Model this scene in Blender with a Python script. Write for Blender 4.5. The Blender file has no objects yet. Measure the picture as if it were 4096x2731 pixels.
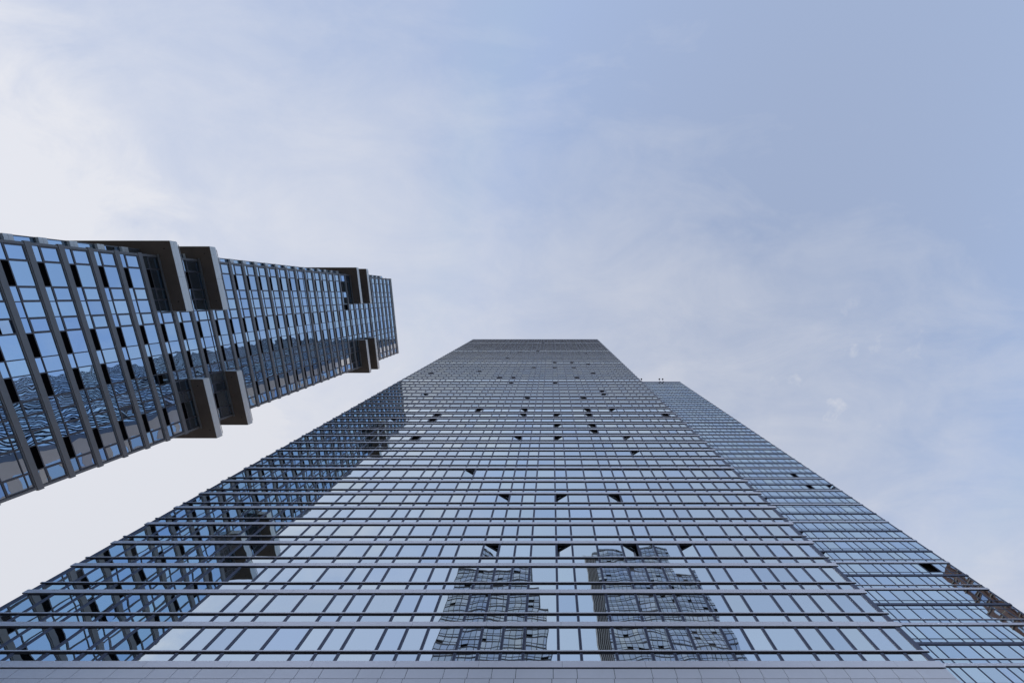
import bpy, math, random
from mathutils import Matrix, Vector
R = math.radians
random.seed(7)
scene = bpy.context.scene
COL = scene.collection

# ------------------------------------------------------------------ camera
cam_d = bpy.data.cameras.new('camera')
cam = bpy.data.objects.new('camera', cam_d); COL.objects.link(cam)
F_PX, CX, CY, A_PX = 1791.0, 2204.0, 1761.0, 580.0
cam_d.sensor_width = 36.0; cam_d.sensor_fit = 'HORIZONTAL'
cam_d.lens = F_PX * 36.0 / 4096.0
cam_d.shift_x = (2048.0 - CX) / 4096.0
cam_d.shift_y = (CY - 1365.5) / 4096.0
t = math.atan(A_PX / F_PX)
EYE = 1.6
right = Vector((1, 0, 0)); up = Vector((0, -math.cos(t), math.sin(t))); back = right.cross(up)
cam.matrix_world = Matrix(((right.x, up.x, back.x, 0), (right.y, up.y, back.y, 0), (right.z, up.z, back.z, EYE), (0, 0, 0, 1)))
cam_d.clip_start = 0.1; cam_d.clip_end = 20000
scene.camera = cam

# ------------------------------------------------------------------ world, sun, exposure
SUN_EL, SUN_AZ = R(33), math.atan2(-0.35, -1.0)          # direction towards the sun in the xy plane
sd = Vector((math.cos(SUN_AZ) * math.cos(SUN_EL), math.sin(SUN_AZ) * math.cos(SUN_EL), math.sin(SUN_EL)))
w = bpy.data.worlds.new("World"); scene.world = w; w.use_nodes = True
wt = w.node_tree; wn = wt.nodes; wl = wt.links
for n in list(wn): wn.remove(n)
out = wn.new('ShaderNodeOutputWorld'); bg = wn.new('ShaderNodeBackground'); bg.inputs[1].default_value = 0.1
wl.new(bg.outputs[0], out.inputs[0])
sky = wn.new('ShaderNodeTexSky'); sky.sky_type = 'NISHITA'; sky.sun_disc = False
sky.sun_elevation = SUN_EL; sky.sun_rotation = math.atan2(sd.x, sd.y)
sky.air_density = 1.0; sky.dust_density = 0.4; sky.ozone_density = 2.0
tc = wn.new('ShaderNodeTexCoord')
def wmath(op, a, b=None, c=None, clamp=False):
    n = wn.new('ShaderNodeMath'); n.operation = op; n.use_clamp = clamp
    for i, v in enumerate((a, b, c)):
        if v is None: continue
        if isinstance(v, (int, float)): n.inputs[i].default_value = v
        else: wl.new(v, n.inputs[i])
    return n.outputs[0]
def wdot(v):
    n = wn.new('ShaderNodeVectorMath'); n.operation = 'DOT_PRODUCT'
    wl.new(tc.outputs['Generated'], n.inputs[0]); n.inputs[1].default_value = v
    return n.outputs['Value']
# thin high cloud: projected on a flat layer overhead, thicker towards the sun's side and towards the horizon
sepx = wn.new('ShaderNodeSeparateXYZ'); wl.new(tc.outputs['Generated'], sepx.inputs[0])
zc = wmath('MAXIMUM', sepx.outputs[2], 0.06)
px = wmath('DIVIDE', sepx.outputs[0], zc); py = wmath('DIVIDE', sepx.outputs[1], zc)
comb = wn.new('ShaderNodeCombineXYZ'); wl.new(px, comb.inputs[0]); wl.new(py, comb.inputs[1])
mp = wn.new('ShaderNodeMapping'); mp.inputs['Rotation'].default_value = (0, 0, R(-62)); mp.inputs['Scale'].default_value = (1.0, 2.2, 1)
wl.new(comb.outputs[0], mp.inputs[0])
def noise(vec, scale, detail, rough, dist=0.0):
    n = wn.new('ShaderNodeTexNoise'); n.inputs['Scale'].default_value = scale; n.inputs['Detail'].default_value = detail
    n.inputs['Roughness'].default_value = rough; n.inputs['Distortion'].default_value = dist
    wl.new(vec, n.inputs['Vector']); return n.outputs['Fac']
n1 = noise(mp.outputs[0], 0.75, 6, 0.5, 0.4)
n2 = noise(mp.outputs[0], 3.2, 8, 0.62, 0.6)
n3 = noise(comb.outputs[0], 9.0, 8, 0.6, 0.2)
low = wmath('SUBTRACT', 1.0, sepx.outputs[2])                      # 0 overhead, 1 at the horizon
dsun = wdot(sd)
base = wmath('MULTIPLY_ADD', sepx.outputs[0], -0.33, 0.65)       # more veil on the sun's side (-x) and towards +y
base = wmath('MULTIPLY_ADD', low, -0.23, base)
base = wmath('MULTIPLY_ADD', sepx.outputs[1], 0.62, base)
edge = wmath('SUBTRACT', wmath('MULTIPLY_ADD', py, 0.36, wmath('MULTIPLY', px, -1.0)), 0.69)   # bright bank of cloud on the left
edge = wmath('ADD', edge, wmath('MULTIPLY', wmath('SUBTRACT', n2, 0.5), 0.35))
edge = wmath('MINIMUM', wmath('MAXIMUM', edge, 0.0), 0.5)
base = wmath('MULTIPLY_ADD', edge, 1.2, base)
# a few small puffs low on the right
ddx = wmath('SUBTRACT', px, 0.66); ddy = wmath('SUBTRACT', py, 0.17)
rr = wmath('ADD', wmath('MULTIPLY', ddx, ddx), wmath('MULTIPLY', ddy, ddy))
pm = wmath('SUBTRACT', 1.0, wmath('MULTIPLY', rr, 22.0), clamp=True)
n4 = noise(comb.outputs[0], 13.0, 5, 0.55, 0.3)
puff = wmath('MULTIPLY', wmath('MULTIPLY', wmath('SUBTRACT', n4, 0.62), 5.0, clamp=True), pm)
c1 = wmath('MULTIPLY', wmath('SUBTRACT', n1, 0.5), 0.40)
c2 = wmath('MULTIPLY', wmath('SUBTRACT', n2, 0.5), 0.50)
c3 = wmath('MULTIPLY', wmath('SUBTRACT', n3, 0.5), 0.16)
cov = wmath('ADD', base, wmath('ADD', c1, wmath('ADD', c2, c3)))
cov = wmath('MINIMUM', wmath('MAXIMUM', cov, 0.37), 0.96)
cov = wmath('ADD', cov, wmath('MULTIPLY', puff, 0.45), clamp=True)
glow = wmath('POWER', wmath('MAXIMUM', dsun, 0.0), 4.0)
cb = wmath('MULTIPLY_ADD', glow, 0.42, 3.12)                      # cloud radiance before the 0.1 strength
ccol = wn.new('ShaderNodeVectorMath'); ccol.operation = 'SCALE'; ccol.inputs[0].default_value = (1.0, 1.015, 1.085)
wl.new(cb, ccol.inputs['Scale'])
skm = wn.new('ShaderNodeVectorMath'); skm.operation = 'MINIMUM'; skm.inputs[1].default_value = (1.0, 1.45, 2.5)
wl.new(sky.outputs[0], skm.inputs[0])
skt = wn.new('ShaderNodeVectorMath'); skt.operation = 'MULTIPLY'; skt.inputs[1].default_value = (0.96, 1.09, 1.18)
wl.new(skm.outputs[0], skt.inputs[0])
mix = wn.new('ShaderNodeMix'); mix.data_type = 'VECTOR'
wl.new(cov, mix.inputs[0]); wl.new(skt.outputs[0], mix.inputs[4]); wl.new(ccol.outputs[0], mix.inputs[5])
wl.new(mix.outputs[1], bg.inputs[0])

sun_d = bpy.data.lights.new('sun', 'SUN'); sun_d.energy = 0.7; sun_d.angle = R(14); sun_d.color = (1.0, 0.95, 0.88)
sun = bpy.data.objects.new('sun', sun_d); COL.objects.link(sun)
sun.rotation_euler = sd.to_track_quat('Z', 'Y').to_euler(); sun.location = (0, 0, 300)
vs = scene.view_settings
scene.display_settings.display_device = 'sRGB'
vs.view_transform = 'Standard'; vs.look = 'None'; vs.gamma = 1.0; vs.exposure = 1.2; vs.use_curve_mapping = False
scene.cycles.max_bounces = 8; scene.cycles.glossy_bounces = 5; scene.cycles.diffuse_bounces = 3

# ------------------------------------------------------------------ materials
def base_mat(name):
    m = bpy.data.materials.new(name); m.use_nodes = True
    return m, m.node_tree.nodes, m.node_tree.links
def plain(name, col, rough=0.5, metal=0.0, var=0.08, scale=0.6, fine=0.0, spec=0.4):
    """procedural painted or mineral surface: slow tone drift plus fine grain"""
    m, n, l = base_mat(name); b = n['Principled BSDF']
    g = n.new('ShaderNodeNewGeometry')
    t1 = n.new('ShaderNodeTexNoise'); t1.inputs['Scale'].default_value = scale; t1.inputs['Detail'].default_value = 6
    t2 = n.new('ShaderNodeTexNoise'); t2.inputs['Scale'].default_value = scale * 14; t2.inputs['Detail'].default_value = 4
    l.new(g.outputs['Position'], t1.inputs['Vector']); l.new(g.outputs['Position'], t2.inputs['Vector'])
    a = n.new('ShaderNodeMath'); a.operation = 'MULTIPLY_ADD'; a.inputs[1].default_value = 2 * var; a.inputs[2].default_value = 1 - var
    l.new(t1.outputs['Fac'], a.inputs[0])
    a2 = n.new('ShaderNodeMath'); a2.operation = 'MULTIPLY_ADD'; a2.inputs[1].default_value = 2 * fine; a2.inputs[2].default_value = -fine
    l.new(t2.outputs['Fac'], a2.inputs[0])
    s = n.new('ShaderNodeMath'); s.operation = 'ADD'; l.new(a.outputs[0], s.inputs[0]); l.new(a2.outputs[0], s.inputs[1])
    sc = n.new('ShaderNodeVectorMath'); sc.operation = 'SCALE'; sc.inputs[0].default_value = col
    l.new(s.outputs[0], sc.inputs['Scale']); l.new(sc.outputs[0], b.inputs['Base Color'])
    b.inputs['Roughness'].default_value = rough; b.inputs['Metallic'].default_value = metal
    b.inputs['Specular IOR Level'].default_value = spec
    return m
def glass(name, tint_a, tint_b, dark, amp, tilt, r0=0.55, nscale=0.55, stretch=(1, 1, 1)):
    """coated window pane: mirror of the surroundings, each pane a little bowed and tilted"""
    m, n, l = base_mat(name)
    for x in list(n): n.remove(x)
    o = n.new('ShaderNodeOutputMaterial'); geo = n.new('ShaderNodeNewGeometry')
    at = n.new('ShaderNodeAttribute'); at.attribute_name = 'pane'
    wnz = n.new('ShaderNodeTexWhiteNoise'); wnz.noise_dimensions = '1D'; l.new(at.outputs['Fac'], wnz.inputs['W'])
    mpn = n.new('ShaderNodeMapping'); mpn.inputs['Scale'].default_value = stretch; l.new(geo.outputs['Position'], mpn.inputs[0])
    nz = n.new('ShaderNodeTexNoise'); nz.noise_dimensions = '4D'; nz.inputs['Scale'].default_value = nscale
    nz.inputs['Detail'].default_value = 1.5; nz.inputs['Roughness'].default_value = 0.45
    wm = n.new('ShaderNodeMath'); wm.operation = 'MULTIPLY'; wm.inputs[1].default_value = 37.0
    l.new(at.outputs['Fac'], wm.inputs[0]); l.new(wm.outputs[0], nz.inputs['W']); l.new(mpn.outputs[0], nz.inputs['Vector'])
    def vm(op, a, b=None, s=None):
        k = n.new('ShaderNodeVectorMath'); k.operation = op
        if isinstance(a, tuple): k.inputs[0].default_value = a
        else: l.new(a, k.inputs[0])
        if b is not None:
            if isinstance(b, tuple): k.inputs[1].default_value = b
            else: l.new(b, k.inputs[1])
        if s is not None: k.inputs['Scale'].default_value = s
        return k.outputs[0]
    wob = vm('SCALE', vm('SUBTRACT', nz.outputs['Color'], (0.5, 0.5, 0.5)), s=amp)
    tl = vm('SCALE', vm('SUBTRACT', wnz.outputs['Color'], (0.5, 0.5, 0.5)), s=tilt)
    nn = vm('NORMALIZE', vm('ADD', geo.outputs['Normal'], vm('ADD', wob, tl)))
    sep = n.new('ShaderNodeSeparateColor'); l.new(wnz.outputs['Color'], sep.inputs[0])
    tm = n.new('ShaderNodeMix'); tm.data_type = 'RGBA'; l.new(sep.outputs[0], tm.inputs[0])
    tm.inputs[6].default_value = (*tint_a, 1); tm.inputs[7].default_value = (*tint_b, 1)
    gl = n.new('ShaderNodeBsdfGlossy'); gl.inputs['Roughness'].default_value = 0.012
    l.new(tm.outputs[2], gl.inputs['Color']); l.new(nn, gl.inputs['Normal'])
    bl = n.new('ShaderNodeMath'); bl.operation = 'GREATER_THAN'; bl.inputs[1].default_value = 0.8; l.new(sep.outputs[2], bl.inputs[0])
    bm = n.new('ShaderNodeMix'); bm.data_type = 'RGBA'; l.new(bl.outputs[0], bm.inputs[0]); bm.inputs[6].default_value = (*dark, 1); bm.inputs[7].default_value = (0.42, 0.42, 0.43, 1)
    df = n.new('ShaderNodeBsdfDiffuse'); l.new(bm.outputs[2], df.inputs['Color'])
    fr = n.new('ShaderNodeFresnel'); fr.inputs['IOR'].default_value = 1.5
    ma = n.new('ShaderNodeMath'); ma.operation = 'MULTIPLY_ADD'; ma.inputs[1].default_value = 1 - r0; ma.inputs[2].default_value = r0
    l.new(fr.outputs[0], ma.inputs[0])
    mb = n.new('ShaderNodeMath'); mb.operation = 'MULTIPLY_ADD'; mb.use_clamp = True; mb.inputs[1].default_value = 0.08
    l.new(sep.outputs[1], mb.inputs[0]); l.new(ma.outputs[0], mb.inputs[2])
    mx = n.new('ShaderNodeMixShader'); l.new(mb.outputs[0], mx.inputs[0]); l.new(df.outputs[0], mx.inputs[1]); l.new(gl.outputs[0], mx.inputs[2])
    l.new(mx.outputs[0], o.inputs[0])
    return m

M = {
 'glass_c': glass('pale_coated_glass', (0.78, 0.87, 0.93), (0.96, 1.0, 0.94), (0.03, 0.04, 0.05), 0.015, 0.009, 0.82),
 'glass_r': glass('blue_coated_glass', (0.74, 0.86, 0.96), (0.90, 1.0, 0.98), (0.03, 0.05, 0.07), 0.012, 0.006, 0.78),
 'glass_l': glass('deep_blue_coated_glass', (0.46, 0.67, 0.94), (0.58, 0.80, 0.97), (0.02, 0.03, 0.05), 0.050, 0.006, 0.82, 0.5),
 'glass_f': glass('plain_grey_glass', (0.42, 0.55, 0.82), (0.50, 0.62, 0.80), (0.05, 0.06, 0.09), 0.006, 0.008, 0.6),
 'silver': plain('silver_metal_cladding', (0.90, 0.88, 0.90), 0.36, 0.6, 0.04, 0.5, 0.02),
 'ledge_body': plain('shaded_underside_and_frame', (0.04, 0.043, 0.058), 0.5, 0.0, 0.06, 0.5),  # dark colour stands in for shade under the ledges; head frames share it
 'mullion': plain('charcoal_mullion', (0.12, 0.135, 0.19), 0.36, 0.5, 0.06, 0.5),
 'panel': plain('grey_base_panel', (0.86, 0.87, 0.90), 0.42, 0.45, 0.09, 0.35, 0.03),
 'joint': plain('joint_gap', (0.02, 0.02, 0.022), 0.8),
 'interior': plain('dark_interior', (0.025, 0.023, 0.022), 0.9, 0, 0.2, 0.8),
 'beige': plain('beige_side_panel', (0.95, 0.68, 0.56), 0.7, 0, 0.08, 0.3, 0.03),
 'band': plain('charcoal_band', (0.23, 0.25, 0.265), 0.45, 0.15, 0.07, 0.4, 0.02),
 'frame': plain('dark_window_frame', (0.115, 0.125, 0.145), 0.4, 0.3, 0.05, 0.5),
 'black': plain('black_louvre_panel', (0.004, 0.004, 0.005), 0.8, spec=0.0),
 'fascia': plain('pale_grey_fascia_panel', (0.84, 0.90, 0.89), 0.4, 0.25, 0.06, 0.4, 0.02),
 'soffit': plain('brown_concrete_soffit', (0.18, 0.152, 0.13), 0.85, 0, 0.22, 0.7, 0.12),
 'steel': plain('railing_metal', (0.35, 0.37, 0.40), 0.4, 0.5),
 'lamp': plain('black_lamp_metal', (0.02, 0.02, 0.022), 0.5, 0.3),
 'brick': None,
 'asphalt': plain('asphalt', (0.15, 0.148, 0.145), 0.9, 0, 0.2, 0.3, 0.15),
 'paving': plain('concrete_paving', (0.17, 0.165, 0.155), 0.85, 0, 0.15, 0.5, 0.1),
 'stone': plain('stone_trim', (0.17, 0.155, 0.145), 0.8, 0, 0.1, 0.5, 0.05),
 'grid': plain('grey_grid_metal', (0.075, 0.085, 0.11), 0.6, 0.1, 0.08, 0.1),
 'white_fin': plain('white_fin_metal', (0.32, 0.34, 0.38), 0.6, 0.0, 0.08, 0.1),
}
def brick_mat():
    m, n, l = base_mat('red_brick'); b = n['Principled BSDF']
    g = n.new('ShaderNodeNewGeometry'); s = n.new('ShaderNodeSeparateXYZ'); l.new(g.outputs['Position'], s.inputs[0])
    ad = n.new('ShaderNodeMath'); ad.operation = 'ADD'; l.new(s.outputs[0], ad.inputs[0]); l.new(s.outputs[1], ad.inputs[1])
    c = n.new('ShaderNodeCombineXYZ'); l.new(ad.outputs[0], c.inputs[0]); l.new(s.outputs[2], c.inputs[1])
    bt = n.new('ShaderNodeTexBrick'); l.new(c.outputs[0], bt.inputs['Vector'])
    bt.inputs['Color1'].default_value = (0.095, 0.034, 0.030, 1); bt.inputs['Color2'].default_value = (0.065, 0.028, 0.026, 1)
    bt.inputs['Mortar'].default_value = (0.13, 0.12, 0.11, 1); bt.inputs['Scale'].default_value = 3.0
    l.new(bt.outputs[0], b.inputs['Base Color']); b.inputs['Roughness'].default_value = 0.9
    return m
M['brick'] = brick_mat()

# ------------------------------------------------------------------ mesh helpers
class MB:
    def __init__(s): s.v = []; s.f = []; s.mi = []; s.p = []
    def quad(s, pts, mi=0, pane=None):
        b = len(s.v); s.v += [tuple(p) for p in pts]; s.f.append(tuple(range(b, b + len(pts)))); s.mi.append(mi)
        s.p.append(random.random() * 10 if pane is None else pane)
    def box(s, x0, x1, y0, y1, z0, z1, mi=0, sides=None):
        """sides: optional dict face->material index; faces -x +x -y +y -z +z"""
        b = len(s.v)
        s.v += [(x0,y0,z0),(x1,y0,z0),(x1,y1,z0),(x0,y1,z0),(x0,y0,z1),(x1,y0,z1),(x1,y1,z1),(x0,y1,z1)]
        fs = {'-z':(0,3,2,1),'+z':(4,5,6,7),'-y':(0,1,5,4),'+x':(1,2,6,5),'+y':(2,3,7,6),'-x':(3,0,4,7)}
        for k, q in fs.items():
            s.f.append(tuple(b + i for i in q)); s.mi.append((sides or {}).get(k, mi)); s.p.append(random.random() * 10)
    def build(s, name, mats, parent=None):
        me = bpy.data.meshes.new(name); me.from_pydata(s.v, [], s.f)
        if not isinstance(mats, (list, tuple)): mats = [mats]
        for m in mats: me.materials.append(m)
        me.polygons.foreach_set('material_index', s.mi)
        a = me.attributes.new('pane', 'FLOAT', 'FACE'); a.data.foreach_set('value', s.p)
        me.update()
        o = bpy.data.objects.new(name, me); COL.objects.link(o)
        if parent: o.parent = parent
        return o
def tag(o, label=None, cat=None, group=None, kind=None):
    if label: o['label'] = label
    if cat: o['category'] = cat
    if group: o['group'] = group
    if kind: o['kind'] = kind
    return o
def thing(name, label, cat, group=None):
    o = bpy.data.objects.new(name, None); COL.objects.link(o); return tag(o, label, cat, group)
def bar(mb, a, b, w, h, mi=0):
    a = Vector(a); b = Vector(b); d = (b - a).normalized()
    s = d.cross(Vector((0, 0, 1)));
    if s.length < 1e-3: s = Vector((1, 0, 0))
    s.normalize(); u = s.cross(d).normalized(); s *= w / 2; u *= h / 2
    p = [a-s-u, a+s-u, a+s+u, a-s+u, b-s-u, b+s-u, b+s+u, b-s+u]; k = len(mb.v); mb.v += [tuple(q) for q in p]
    for q in ((0,3,2,1),(4,5,6,7),(0,1,5,4),(1,2,6,5),(2,3,7,6),(3,0,4,7)):
        mb.f.append(tuple(k + i for i in q)); mb.mi.append(mi); mb.p.append(0.5)
class Panes:
    """the 100 lowest (largest in view) panes as parts of their own, the rest as one part"""
    def __init__(s, name, mat, parent, limit=100): s.name, s.mat, s.parent, s.limit, s.n, s.rest = name, mat, parent, limit, 0, MB()
    def add(s, pts):
        if s.n < s.limit:
            s.n += 1; m = MB(); m.quad(pts); m.build(s.name, s.mat, s.parent)
        else: s.rest.quad(pts)
    def done(s):
        if s.rest.f: tag(s.rest.build(s.name, s.mat, s.parent), kind='stuff')

# ------------------------------------------------------------------ ground
g = MB(); g.quad([(-4000,-4000,0),(4000,-4000,0),(4000,4000,0),(-4000,4000,0)])
tag(g.build('ground', M['asphalt']), kind='structure')
g = MB(); g.box(-60, 40, 8, 18.4, 0.004, 0.14); tag(g.build('pavement', M['paving']), kind='structure')

# ------------------------------------------------------------------ front tower (faces -y)
K = A_PX / F_PX
YC = 18.7; UC = YC * K
seq = "WWNWWNWWNNWWNNWNNWNNNWNWWNNWNNWNNNNN"
WW, WN = 1.9447, 1.2474
xs = [-34.7]
for c in seq: xs.append(xs[-1] + (WW if c == 'W' else WN))
XL, XR = xs[0], xs[-1]
hh = [3.097]; mech = set(); i = 0
while hh[-1] < 33.3:
    if i % 9 == 8: mech.add(i)
    hh.append(hh[-1] + 0.512 + (0.1 if i % 9 == 8 else 0)); i += 1
NF = len(hh) - 1
zf = [EYE + UC * h for h in hh]; ROOF_C = EYE + UC * 33.65
open_c = {(2,29):1,(5,15):-1,(5,21):-1,(9,12):1,(9,15):1,(9,16):1,(9,30):-1,(13,17):1,(13,27):1,(15,8):-1,(15,25):-1,(15,27):-1,(18,3):-1,(18,6):-1,(18,12):-1,(18,16):-1,(18,17):-1,(18,20):-1,(18,32):-1,(22,3):1,(22,6):1,(22,12):1,(22,14):1,(22,16):1,(22,25):1,(22,32):1,(22,35):-1,(25,3):-1,(25,6):-1,(25,13):-1,(25,14):-1,(25,16):-1,(25,17):-1,(25,20):-1,(25,27):-1,(25,32):-1,(25,35):1,(28,3):1,(28,10):1,(28,12):1,(28,17):1,(28,21):1,(28,22):1,(28,29):-1,(28,34):-1,(34,16):-1,
          (12,38):1,(14,43):-1,(16,47):1,(18,44):1,(22,50):1,(19,53):-1,(26,47):-1,(29,42):1,(31,50):1,(8,46):1,(24,55):1}
tower = thing('glass_tower', 'tall pale glass tower filling the lower middle, with silver ledges at every floor', 'tower')
core = MB(); core.box(XL + 0.05, XR - 0.05, YC + 0.75, 37.0, 0.1, ROOF_C - 0.3); core.build('interior_wall', M['interior'], tower)
MW = 0.165                                                     # mullion width
for k, x in enumerate(xs):
    m = MB()
    wdt = 0.32 if k in (0, len(xs) - 1) else MW
    xa = x - wdt / 2 if 0 < k < len(xs) - 1 else (x if k == 0 else x - wdt)
    if wdt == MW:                                              # two leaves with a shadow joint between them
        m.box(xa, x - 0.009, YC - 0.035, YC + 0.16, zf[0], ROOF_C - 0.05)
        m.box(x + 0.009, xa + wdt, YC - 0.035, YC + 0.16, zf[0], ROOF_C - 0.05)
    else: m.box(xa, xa + wdt, YC - 0.035, YC + 0.75, zf[0], ROOF_C - 0.05)
    m.build('mullion', M['mullion'], tower)
D1, D2 = 0.088, 0.074
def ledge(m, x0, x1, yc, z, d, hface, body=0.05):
    """silver front plates with fine joints on a body coloured dark for the shade underneath"""
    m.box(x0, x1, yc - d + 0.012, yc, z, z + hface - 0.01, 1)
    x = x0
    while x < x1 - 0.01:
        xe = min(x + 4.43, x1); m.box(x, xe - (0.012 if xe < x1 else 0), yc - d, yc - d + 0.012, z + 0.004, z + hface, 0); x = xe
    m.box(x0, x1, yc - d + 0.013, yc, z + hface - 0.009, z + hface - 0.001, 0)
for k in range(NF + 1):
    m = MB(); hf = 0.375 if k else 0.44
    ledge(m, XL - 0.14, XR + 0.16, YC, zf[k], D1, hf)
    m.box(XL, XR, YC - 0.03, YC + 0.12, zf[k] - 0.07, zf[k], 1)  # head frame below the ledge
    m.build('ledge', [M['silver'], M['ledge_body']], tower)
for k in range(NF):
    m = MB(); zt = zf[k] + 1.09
    m.box(XL - 0.14, XR + 0.16, YC - D2, YC, zt, zt + 0.045, 1)  # lower part coloured dark for the shade under the sill
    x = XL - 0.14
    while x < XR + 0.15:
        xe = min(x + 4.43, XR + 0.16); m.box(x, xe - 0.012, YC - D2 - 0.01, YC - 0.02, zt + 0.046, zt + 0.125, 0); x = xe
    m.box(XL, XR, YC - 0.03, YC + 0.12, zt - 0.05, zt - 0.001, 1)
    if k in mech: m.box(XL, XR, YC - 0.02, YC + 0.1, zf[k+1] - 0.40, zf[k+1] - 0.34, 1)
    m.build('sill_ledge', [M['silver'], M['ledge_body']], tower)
pw = Panes('window', M['glass_c'], tower); ps = Panes('spandrel_pane', M['glass_c'], tower)
for f in range(NF):
    z0, z1, z2 = zf[f] + 0.36, zf[f] + 1.03, zf[f] + 1.20
    for b in range(36):
        x0, x1 = xs[b] + 0.08, xs[b+1] - 0.08; y = YC + 0.012
        ps.add([(x0, y, z0), (x1, y, z0), (x1, y, z1 + 0.02), (x0, y, z1 + 0.02)])
        zt = zf[f+1] - 0.08
        if (b, f) in open_c:
            hinge = open_c[(b, f)]; m = MB(); q = 0.29; s_, c_ = math.sin(q), math.cos(q); wd = x1 - x0
            if hinge > 0: pts = [(x1 - wd * c_, y + wd * s_), (x1, y)]
            else: pts = [(x0, y), (x0 + wd * c_, y + wd * s_)]
            (xa, ya), (xb, yb) = pts
            m.quad([(xa, ya, z2), (xb, yb, z2), (xb, yb, zt - 0.03), (xa, ya, zt - 0.03)])
            e = 0.03
            m.quad([(xa, ya + e, z2), (xa, ya + e, zt), (xb, yb + e, zt), (xb, yb + e, z2)], 1)
            m.quad([(xa, ya, zt - 0.03), (xb, yb, zt - 0.03), (xb, yb + e, zt), (xa, ya + e, zt)], 1)
            tag(m.build('open_window', [M['glass_c'], M['frame']], tower), label='dark gap of a window swung open inwards')
        else:
            pw.add([(x0, y, z2 - 0.05), (x1, y, z2 - 0.05), (x1, y, zt), (x0, y, zt)])
ps.done(); pw.done()
# base cladding: panels of the same bay widths, rows 1.45 m high
m = MB(); zb = zf[0] - 0.02; yb = YC - 0.045
m.box(XL - 0.05, XR + 0.10, YC + 0.0, YC + 0.75, 0.1, zb - 0.001, 1)
rows = [zb - 0.03, EYE + UC * 2.983, EYE + UC * 2.983 - 1.45, EYE + UC * 2.983 - 2.9, 8.0, 4.2, 0.15]
for r in range(len(rows) - 1):
    off = 0.0 if r == 0 else 0.07 * r
    for b in range(36):
        xa = xs[b] - 0.30 - off; xb_ = xs[b+1] - 0.30 - off
        if b == 0: xa = XL - 0.12
        if b == 35: xb_ = XR + 0.12
        m.box(xa + 0.013, xb_ - 0.013, yb, YC, rows[r+1] + 0.013, rows[r] - 0.013, 0)
m.build('base_cladding', [M['panel'], M['joint']], tower)
# roof edge
m = MB(); m.box(XL - 0.1, XR + 0.1, YC - 0.1, YC + 0.75, zf[NF] + 0.42, ROOF_C); m.build('parapet', M['mullion'], tower)
m = MB(); m.box(XL + 0.06, XR - 0.06, YC + 0.76, 36.9, ROOF_C - 0.29, ROOF_C - 0.1); m.build('roof', M['paving'], tower)
# side walls: beige piers with columns of windows (seen in the neighbour's panes)
for sx, xw in ((-1, XL), (1, XR)):
    m = MB(); wnd = MB(); d = 0.04
    x0, x1 = (xw, xw + 0.04) if sx < 0 else (xw - 0.04, xw)
    y = YC + 0.76
    for wd, kind in ((1.7, 0), (2.0, 1), (0.7, 0), (2.0, 1), (1.6, 0), (2.0, 1), (0.7, 0), (2.0, 1), (1.5, 0), (2.2, 1), (1.6, 0)):
        ye = min(y + wd, 37.0)
        if kind == 0: m.box(x0, x1, y, ye, 0.1, ROOF_C - 0.1)
        else:
            for f in range(-6, NF):
                za = (zf[f] if f >= 0 else zf[0] + 3.1 * f); zn = (zf[f+1] if f >= 0 else za + 3.1)
                m.box(x0, x1, y, ye, za, za + 1.0)
                xq = xw + (0.02 if sx < 0 else -0.02)
                q = [(xq, ye, za + 1.0), (xq, y, za + 1.0), (xq, y, zn), (xq, ye, zn)]
                wnd.quad(q if sx < 0 else q[::-1])
        y = ye
    m.build('side_wall', M['beige'], tower); tag(wnd.build('side_window', M['glass_f'], tower), kind='stuff')

# ------------------------------------------------------------------ rear right tower (faces -y, twice as far)
YR = 37.4; UR = YR * K
rt = thing('glass_tower', 'blue glass tower standing behind on the right with alternating silver and dark bands', 'tower')
bR = [58.3, 56.9, 55.65, 53.75, 52.6, 51.38, 49.4, 48.2, 47.0, 45.1, 43.25, 42.1]
for c in "NWNNWWNNWNWNNWN": bR.append(bR[-1] - (1.88 if c == 'W' else 1.22))
bR = [x for x in bR if x > 20.9] + [20.75]; bR.sort()
X0R, X1R = bR[0], bR[-1] + 0.12
hr = [3.117 - 0.5134]; fl = -2
while hr[-1] < 16.4:
    hr.append(hr[-1] + 0.2567 + (0.045 if fl % 9 == 2 else 0)); fl += 1
NR = len(hr) - 1
zr = [EYE + UR * h for h in hr]; ROOF_R = EYE + UR * 16.67
m = MB(); m.box(X0R, X1R - 0.05, YR + 0.7, 62, 0.1, ROOF_R - 0.3); m.build('interior_wall', M['interior'], rt)
for k, x in enumerate(bR):
    m = MB(); last = k == len(bR) - 1
    m.box(x - 0.06, x + (0.18 if last else 0.06), YR - 0.03, YR + (0.7 if last else 0.12), zr[0], ROOF_R - 0.05); m.build('mullion', M['mullion'], rt)
for k in range(NR + 1):
    light = (k % 2 == 0); m = MB(); m.box(X0R, X1R, YR - 0.03, YR + 0.1, zr[k] - 0.08, zr[k], 1)
    if light: ledge(m, X0R, X1R + 0.14, YR, zr[k], 0.11, 0.40)
    else: m.box(X0R, X1R + 0.14, YR - 0.085, YR, zr[k], zr[k] + 0.38, 1)
    o = m.build('ledge', [M['silver'], M['mullion'] if not light else M['ledge_body']], rt)
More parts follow.
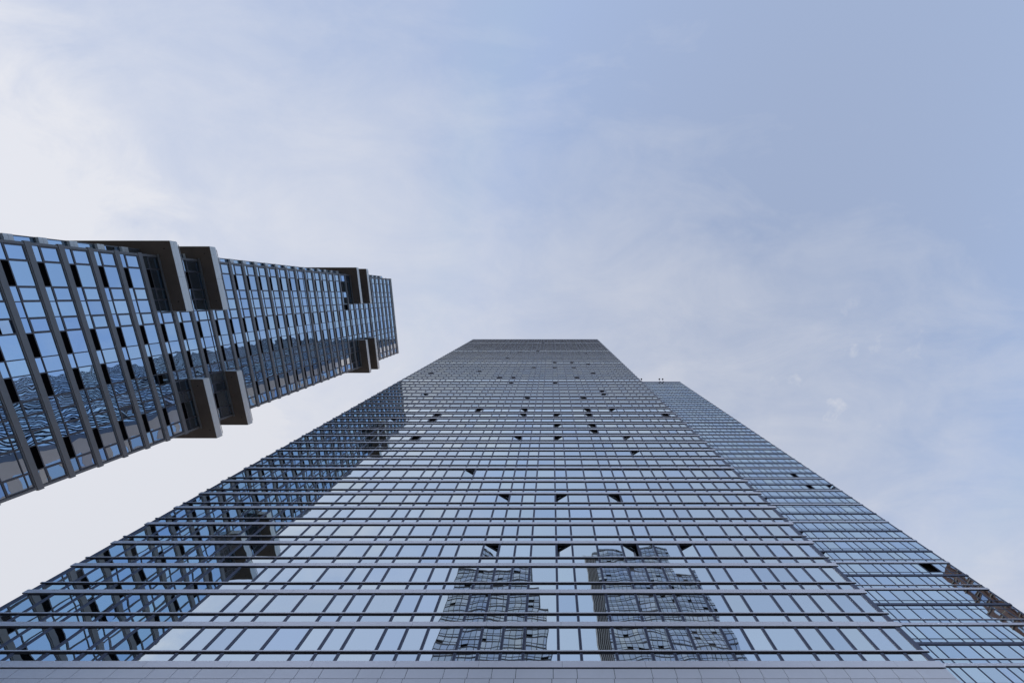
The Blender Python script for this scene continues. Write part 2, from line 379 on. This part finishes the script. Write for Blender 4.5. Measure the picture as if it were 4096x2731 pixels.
for k in range(NR):
    m = MB(); light = (k % 2 == 0); fi = k - 2
    if light:
        z = zr[k] + 1.02; m.box(X0R, X1R + 0.12, YR - 0.075, YR, z, z + 0.10, 0, {'-z': 1, '+z': 0}); m.box(X0R, X1R, YR - 0.03, YR + 0.1, z - 0.06, z - 0.001, 1)  # underside face takes the darker metal to stand in for shade
    else:
        z = zr[k] + 0.93; m.box(X0R, X1R, YR - 0.02, YR + 0.1, z, z + 0.07, 1)
    if fi % 9 == 2: m.box(X0R, X1R, YR - 0.02, YR + 0.1, zr[k+1] - 0.70, zr[k+1] - 0.63, 1)
    m.build('sill_ledge', [M['silver'], M['mullion']], rt)
openR = [(53.7, 17, -1), (53.7, 15, -1), (57.2, 15, 1), (53.9, 6, -1), (41.5, 16, 1), (41.5, 14, 1), (41.5, 13, 1), (41.5, 9, 1), (41.5, 7, 1), (41.5, 6, 1), (48.0, 56, -1), (53.0, 56, 1)]
oset = {}
for x, f, s in openR:
    b = max(j for j in range(len(bR) - 1) if bR[j] <= x); oset[(b, f + 1)] = s
pw = Panes('window', M['glass_r'], rt)
cells = []
for f in range(NR):
    for b in range(len(bR) - 1):
        x0, x1 = bR[b] + 0.05, bR[b+1] - 0.05; y = YR + 0.012; z2 = zr[f] + 1.08; zt = zr[f+1] - 0.07
        if (b, f) in oset:
            s = oset[(b, f)]; wd = x1 - x0; q = 0.5; m = MB()
            pts = [(x1 - wd * math.cos(q), y + wd * math.sin(q)), (x1, y)] if s > 0 else [(x0, y), (x0 + wd * math.cos(q), y + wd * math.sin(q))]
            (xa, ya), (xb, yb) = pts
            m.quad([(xa, ya, z2), (xb, yb, z2), (xb, yb, zt), (xa, ya, zt)])
            m.quad([(xa, ya + .03, z2), (xa, ya + .03, zt), (xb, yb + .03, zt), (xb, yb + .03, z2)], 1)
            tag(m.build('open_window', [M['glass_r'], M['frame']], rt), label='dark gap of a window swung open inwards')
        else: cells.append((f, x0, [(x0, y, z2 - 0.03), (x1, y, z2 - 0.03), (x1, y, zt), (x0, y, zt)]))
        cells.append((f, x0 - 0.01, [(x0, y, zr[f] + 0.38), (x1, y, zr[f] + 0.38), (x1, y, z2 - 0.05), (x0, y, z2 - 0.05)]))
# the panes that show: to the right of the front tower's edge and inside the frame, lowest first
def vis(c):
    f, x, p = c; z = p[0][2] - EYE; u = 2204 + x * A_PX * (7294 - (1181 + 0)) / 1e9
    return (x > YR * 1.11 and zr[f] > 33.5)
big = [c for c in cells if vis(c)]; small = [c for c in cells if not vis(c)]
for c in big + small: pw.add(c[2])
pw.done()
m = MB(); m.box(X0R, X1R + 0.1, YR - 0.12, YR + 0.7, zr[NR] + 0.42, ROOF_R); m.build('parapet', M['mullion'], rt)
m = MB(); m.box(X0R, X1R - 0.04, YR + 0.71, 61.9, ROOF_R - 0.29, ROOF_R - 0.1); m.build('roof', M['paving'], rt)
m = MB(); m.box(X1R - 0.04, X1R + 0.0, YR + 0.71, 62, 0.1, ROOF_R - 0.1); m.box(X0R, X1R, YR, YR + 0.6, 0.1, zr[0] - 0.1); m.build('side_wall', M['panel'], rt)
# rooftop lamps on arms over the parapet
for j, (x, lab) in enumerate(((41.3, 'small black rooftop lamp half hidden beside the front tower edge'), (49.5, 'small black rooftop lamp on the far parapet, left one of the close pair'), (51.0, 'small black rooftop lamp on the far parapet, right one of the close pair'))):
    L = thing('rooftop_lamp', lab, 'lamp', 'lamps along the rear tower parapet')
    m = MB(); m.box(x - 0.14, x + 0.14, YR - 0.34, YR - 0.12, ROOF_R - 1.1, ROOF_R - 0.5); m.build('bracket', M['lamp'], L)
    m = MB(); bar(m, (x, YR - 0.23, ROOF_R - 0.6), (x, YR - 0.25, ROOF_R + 1.2), 0.09, 0.09); bar(m, (x, YR - 0.2, ROOF_R + 1.2), (x, YR - 0.95, ROOF_R + 1.35), 0.09, 0.09); m.build('arm', M['lamp'], L)
    m = MB(); n = 10
    for a in range(n):
        t0, t1 = 2 * math.pi * a / n, 2 * math.pi * (a + 1) / n; cx_, cy_ = x, YR - 1.0
        prof = [(0.0, 1.7), (0.22, 1.65), (0.36, 1.45), (0.38, 1.22), (0.0, 1.16)]
        for (r0_, z0_), (r1_, z1_) in zip(prof, prof[1:]):
            m.quad([(cx_ + r0_ * math.cos(t0), cy_ + r0_ * math.sin(t0), ROOF_R + z0_), (cx_ + r1_ * math.cos(t0), cy_ + r1_ * math.sin(t0), ROOF_R + z1_),
                    (cx_ + r1_ * math.cos(t1), cy_ + r1_ * math.sin(t1), ROOF_R + z1_), (cx_ + r0_ * math.cos(t1), cy_ + r0_ * math.sin(t1), ROOF_R + z0_)])
    m.build('lamp_head', M['lamp'], L)

# ------------------------------------------------------------------ left tower (faces +x)
XW = -50.3; UL = 15.5; Y0, Y1 = -4.87, 18.1
lt = thing('apartment_tower', 'dark framed blue glass tower on the left with brown concrete balconies', 'tower')
es = [4.434]; 
for _ in range(8): es.append(es[-1] + 0.2022)
es.append(6.282)
while es[-1] < 8.09: es.append(es[-1] + 0.2022)
es.append(es[-1] + 0.24)
while es[-1] < 9.45: es.append(es[-1] + 0.2022)
dn = [4.2]
for _ in range(8): dn.append(dn[-1] - 0.2)
dn.append(2.36)
for _ in range(8): dn.append(dn[-1] - 0.2)
es = sorted(dn) + es
ze = [EYE + UL * e for e in es]; ROOF_L = EYE + UL * 9.665
m = MB(); m.box(-78, XW - 0.75, Y0 + 0.3, Y1 - 0.3, 0.1, ROOF_L - 0.4); m.build('interior_wall', M['interior'], lt)
cells_y = [(1.5, 'o'), (2.28, 'B'), (1.4, 'o'), (1.48, 'f'), (1.43, 'o'), (2.3, 'B'), (1.5, 'f'), (2.3, 'B'), (1.43, 'o'), (1.42, 'f'), (1.42, 'o'), (2.35, 'B'), (1.55, 'o')]
tot = sum(c[0] for c in cells_y); sc_ = (Y1 - Y0 - 0.5) / tot
yb_ = [Y0 + 0.25]
for c in cells_y: yb_.append(yb_[-1] + c[0] * sc_)
XG = XW - 0.15                                                     # glass plane
for k, z in enumerate(ze):
    m = MB(); m.box(XG - 0.1, XW, Y0 - 0.10, Y1 + 0.12, z, z + 0.56)
    m.box(XG - 0.08, XW - 0.06, Y0, Y1, z - 0.10, z - 0.001); m.build('floor_band', M['band'], lt)
for k, y in enumerate(yb_):
    m = MB(); e = k in (0, len(yb_) - 1); w2 = 0.24 if e else 0.055
    ya, yb2 = (y - 0.25, y) if k == 0 else ((y, y + 0.25) if e else (y - w2, y + w2))
    m.box(XG - 0.1, XW - 0.05 if e else XW - 0.10, ya, yb2, 0.1, ROOF_L - 0.2); m.build('mullion', M['band'] if e else M['frame'], lt)
pw = Panes('window', M['glass_l'], lt); ps = Panes('spandrel_pane', M['glass_l'], lt); pb = Panes('louvre', M['black'], lt)
fr = Panes('window_frame', M['frame'], lt)
class FrameSet:
    def __init__(s): s.n = 0; s.rest = MB()
    def ring(s, x, ya, yb, za, zb, wd):
        m = s.rest if s.n >= 100 else MB()
        m.box(x - 0.03, x + 0.05, ya, yb, za, za + wd); m.box(x - 0.03, x + 0.05, ya, yb, zb - wd, zb)
        m.box(x - 0.03, x + 0.05, ya, ya + wd, za + wd, zb - wd); m.box(x - 0.03, x + 0.05, yb - wd, yb, za + wd, zb - wd)
        if s.n < 100: m.build('window_frame', M['frame'], lt)
        s.n += 1
    def done(s): tag(s.rest.build('window_frame', M['frame'], lt), kind='stuff')
fs = FrameSet()
order = sorted(range(len(ze) - 1), key=lambda k: abs(k - 9) if k >= 0 else 0)
order = [k for k in range(len(ze) - 1) if es[k] > 2.3] + [k for k in range(len(ze) - 1) if es[k] <= 2.3]
# open windows: (cell, floor height index) -> hinge side
def fidx(e): return min(range(len(es)), key=lambda k: abs(es[k] - e))
open_l = {(8, fidx(3.6)): 'out', (10, fidx(3.6)): 'in', (10, fidx(3.2)): 'in', (4, fidx(2.6)): 'out', (4, fidx(7.29)): 'out', (2, fidx(7.29)): 'in', (2, fidx(7.08)): 'in', (0, fidx(7.29)): 'in'}
for k in order:
    z = ze[k]; zn = ze[k+1]; tr = z + 1.24; s0 = z + 0.54
    m = MB(); m.box(XG - 0.08, XW - 0.09, Y0 + 0.2, Y1 - 0.2, tr, tr + 0.10)
    if zn - z > 3.4: m.box(XG - 0.08, XW - 0.09, Y0 + 0.2, Y1 - 0.2, zn - 0.62, zn - 0.54)
    m.build('transom', M['frame'], lt)
    for c, (wd_, kind) in enumerate(cells_y):
        ya, yb2 = yb_[c] + 0.05, yb_[c+1] - 0.05; zt = zn - 0.09
        def q(za, zb, x=XG): return [(x, ya, za), (x, yb2, za), (x, yb2, zb), (x, ya, zb)]
        if kind == 'B': pb.add(q(s0, tr + 0.02, XG + 0.03))
        else: ps.add(q(s0, tr + 0.02))
        if (c, k) in open_l:
            a = 0.35 if open_l[(c, k)] == 'out' else -0.35; hgt = zt - tr - 0.2; m = MB()
            # top-hung sash swung about its upper edge
            dx = math.sin(a) * hgt; zz = zt - 0.1 - math.cos(a) * hgt
            m.quad([(XG + dx, ya + 0.08, zz), (XG + dx, yb2 - 0.08, zz), (XG, yb2 - 0.08, zt - 0.1), (XG, ya + 0.08, zt - 0.1)])
            m.quad([(XG + dx - .03, ya + .08, zz), (XG - .03, ya + .08, zt - .1), (XG - .03, yb2 - .08, zt - .1), (XG + dx - .03, yb2 - .08, zz)], 1)
            tag(m.build('open_window', [M['glass_l'], M['frame']], lt), label='sash window tilted open'); fs.ring(XG, ya, yb2, tr + 0.08, zt + 0.02, 0.08)
        else:
            pw.add(q(tr + 0.08, zt))
            if kind == 'o': fs.ring(XG, ya, yb2, tr + 0.08, zt + 0.02, 0.11)
pw.done(); ps.done(); pb.done(); fs.done()
m = MB(); m.box(-78.2, XW + 0.02, Y0 - 0.12, Y1 + 0.12, ROOF_L - 0.5, ROOF_L); m.build('coping', M['fascia'], lt)
m = MB(); m.box(-78, XW - 0.76, Y0 + 0.31, Y1 - 0.31, ROOF_L - 0.39, ROOF_L + 0.02 - 0.5 + 0.1); m.build('roof', M['paving'], lt)
# side walls, set back a little from the front corner
for sy, y in ((-1, Y0 + 0.05), (1, Y1 - 0.05)):
    m = MB(); wnd = MB()
    for k in range(len(ze) - 1):
        ya, yb2 = (y - 0.0, y + 0.25) if sy < 0 else (y - 0.25, y)
        m.box(-78, XG - 0.12, ya, yb2, ze[k], ze[k] + 0.9)
        x = XG - 0.12
        while x > -77:
            m.box(x - 0.8, x, ya, yb2, ze[k] + 0.9, ze[k+1])
            yq = y + (0.06 if sy < 0 else -0.06); q = [(x - 3.2, yq, ze[k] + 0.9), (x - 0.8, yq, ze[k] + 0.9), (x - 0.8, yq, ze[k+1]), (x - 3.2, yq, ze[k+1])]
            wnd.quad(q if sy < 0 else q[::-1]); x -= 3.2
    m.build('side_wall', M['band'], lt); tag(wnd.build('side_window', M['glass_l'], lt), kind='stuff')
# rear wing stepping out past the -y corner
m = MB(); wnd = MB()
for k in range(len(ze) - 1):
    m.box(-70, -52.35, -5.62, Y0 + 0.04, ze[k] - 0.05, ze[k] + 0.75, 0)
    m.box(-52.35, -52.05, -5.62, -5.0, ze[k] - 0.05, ze[k] + 0.36, 1); m.box(-52.35, -52.05, -5.62, -5.0, ze[k] + 0.38, ze[k] + 0.8, 1)
    wnd.quad([(-52.5, -5.55, ze[k] + 0.75), (-52.5, -4.8, ze[k] + 0.75), (-52.5, -4.8, ze[k+1]), (-52.5, -5.55, ze[k+1])])
    m.box(-70, -52.42, -5.62, -5.50, ze[k] + 0.75, ze[k+1] - 0.05, 0)
m.build('rear_wing', [M['band'], M['fascia']], lt); tag(wnd.build('wing_window', M['glass_l'], lt), kind='stuff')
# balconies
XO = -48.37
def balcony(ya, yb2, e, low):
    z = EYE + UL * e; P = 1.14
    m = MB(); m.box(-64, XO + 0.02, ya, yb2, z, z + 0.28)
    b = m.build('balcony', M['soffit'], lt)
    d_ = MB(); d_.box(XW + 0.02, XW + 0.22, max(ya, Y0 - 0.1) if not low else ya, yb2 if not low else min(yb2, Y1 + 0.1), z - 0.14, z - 0.001); d_.build('downstand', M['band'], b)
    # fascia / parapet plates with joints
    f = MB(); yy = ya
    seg = (yb2 - ya) / 2
    for s_ in range(2):
        a, bb = ya + s_ * seg, ya + (s_ + 1) * seg
        for (z0, z1) in ((0.0, 0.50), (0.515, P)):
            f.box(XO, XO + 0.06, a + 0.008, bb - 0.008, z + z0 + 0.004, z + z1, 0)
    f.box(XO - 0.08, XO - 0.001, ya + 0.02, yb2 - 0.02, z + 0.281, z + P - 0.02, 1)
    for yy, s in ((ya, -1), (yb2, 1)):
        xe = XO - 0.01
        while xe > -64:
            x2 = max(xe - 4.0, -64)
            f.box(x2 + 0.015, xe, yy - 0.05 if s < 0 else yy, yy if s < 0 else yy + 0.05, z + 0.004, z + P, 0); xe = x2
    f.build('fascia', [M['fascia'], M['joint']], b)
    r = MB(); zt = z + P
    r.box(XO - 0.05, XO + 0.0, ya + 0.3, yb2 - 0.3, zt + 0.22, zt + 0.27)
    yy = ya + 0.4
    while yy < yb2 - 0.3:
        r.box(XO - 0.04, XO - 0.01, yy, yy + 0.03, zt - 0.02, zt + 0.22); yy += 1.5
    r.build('railing', M['steel'], b)
    for (xx, yy) in ((XO - 0.9, ya + 0.9), (XO - 0.7, yb2 - 1.2)):
        d = MB(); n = 10; ring = [(xx + 0.07 * math.cos(2*math.pi*a/n), yy + 0.07 * math.sin(2*math.pi*a/n), z - 0.012) for a in range(n)]
        d.quad(ring[::-1]); 
        for a in range(n):
            p, q_ = ring[a], ring[(a+1) % n]; d.quad([p, q_, (q_[0], q_[1], z), (p[0], p[1], z)])
        d.build('drain', M['black'], b)
    return b
for e in (3.984, 4.434, 7.68, 8.075):
    balcony(-6.54, 1.98, e, False); balcony(11.1, 19.62, e, True)

# ------------------------------------------------------------------ towers across the street, seen only mirrored in the front tower
def grid_tower(label, blocks, y, depth, floor, bay, extra=None):
    T = thing('office_tower', label, 'tower')
    body = MB(); wnd = MB(); gr = MB(); vt = MB()
    for bi, (x0, x1, H) in enumerate(blocks):
        body.box(x0, x1, y - depth, y - 0.3, 0.1, H - 0.5); z = 0.2; r = 0
        while z < H - 1:
            z2 = min(z + floor, H); x = x0
            while x < x1 - 0.1:
                x2 = min(x + bay, x1)
                if random.random() < 0.10:
                    vt.box(x, x2, y - 0.2, y + 0.25, z + floor * 0.18, z + floor * 0.42)
                wnd.quad([(x2, y - 0.1, z), (x, y - 0.1, z), (x, y - 0.1, z2), (x2, y - 0.1, z2)])
                x = x2
            gr.box(x0, x1, y - 0.28, y + 0.12, z, z + floor * 0.09); 
            gr.box(x0, x1, y - 0.28, y + 0.05, z + floor * 0.36, z + floor * 0.40)
            z = z2; r += 1
        x = x0
        while x < x1 + 0.1:
            gr.box(x - 0.13, x + 0.13, y - 0.27, y + 0.09, 0.2, H); x += bay
        gr.box(x0 - 0.3, x1 + 0.3, y - depth, y + 0.2, H - 0.6, H + 0.3)
    body.build('wall', M['grid'], T); tag(wnd.build('window', M['glass_f'], T), kind='stuff'); gr.build('facade_grid', M['grid'], T); vt.build('open_vents', M['black'], T)
    return T
grid_tower('grey gridded glass tower seen only as the left reflection in the front facade', [(-54.5, -12, 233.5), (-11.6, -6, 217), (-5.7, -1.5, 196)], -117.6, 40, 5.6, 3.0)
TB = grid_tower('wide grey gridded glass tower seen only as the right reflection in the front facade', [(37, 97, 334), (97.4, 113, 304)], -167.6, 45, 6.4, 3.4)
m = MB(); x = 29.0
m.box(29, 36.6, -170.5, -168.2, 0.1, 329, 1)
while x < 36.5:
    m.box(x, x + 0.42, -168.2, -167.2, 0.2, 330, 0); x += 1.15
m.build('striped_fins', [M['white_fin'], M['joint']], TB)

# brick tower mirrored in the lower right corner
bt = thing('brick_tower', 'red brick tower seen only as a reflection at the right end of the rear facade', 'tower')
BX, BY0, BY1, BH = 150.0, -28.3, -12.0, 149.0
m = MB(); m.box(BX + 0.3, BX + 25, BY0, BY1, 0.1, BH); m.build('wall', M['brick'], bt)
tr_ = MB(); wd_ = MB(); pr = MB()
z = 1.0
while z < BH - 4:
    tr_.box(BX - 0.05, BX + 0.3, BY0, BY1, z, z + 0.35)
    y = BY0 + 1.4
    while y < BY1 - 3:
        tr_.box(BX + 0.1, BX + 0.3, y, y + 2.0, z + 1.0, z + 1.2); tr_.box(BX + 0.1, BX + 0.3, y, y + 2.0, z + 3.6, z + 3.75)
        wd_.quad([(BX + 0.22, y + 2.0, z + 1.2), (BX + 0.22, y, z + 1.2), (BX + 0.22, y, z + 3.6), (BX + 0.22, y + 2.0, z + 3.6)])
        pr.box(BX - 0.1, BX + 0.3, y + 2.5, y + 4.2, z + 0.35, z + 4.6); y += 4.9
    z += 4.6
tr_.build('stone_trim', M['stone'], bt); tag(wd_.build('window', M['glass_f'], bt), kind='stuff'); pr.build('brick_piers', M['brick'], bt)
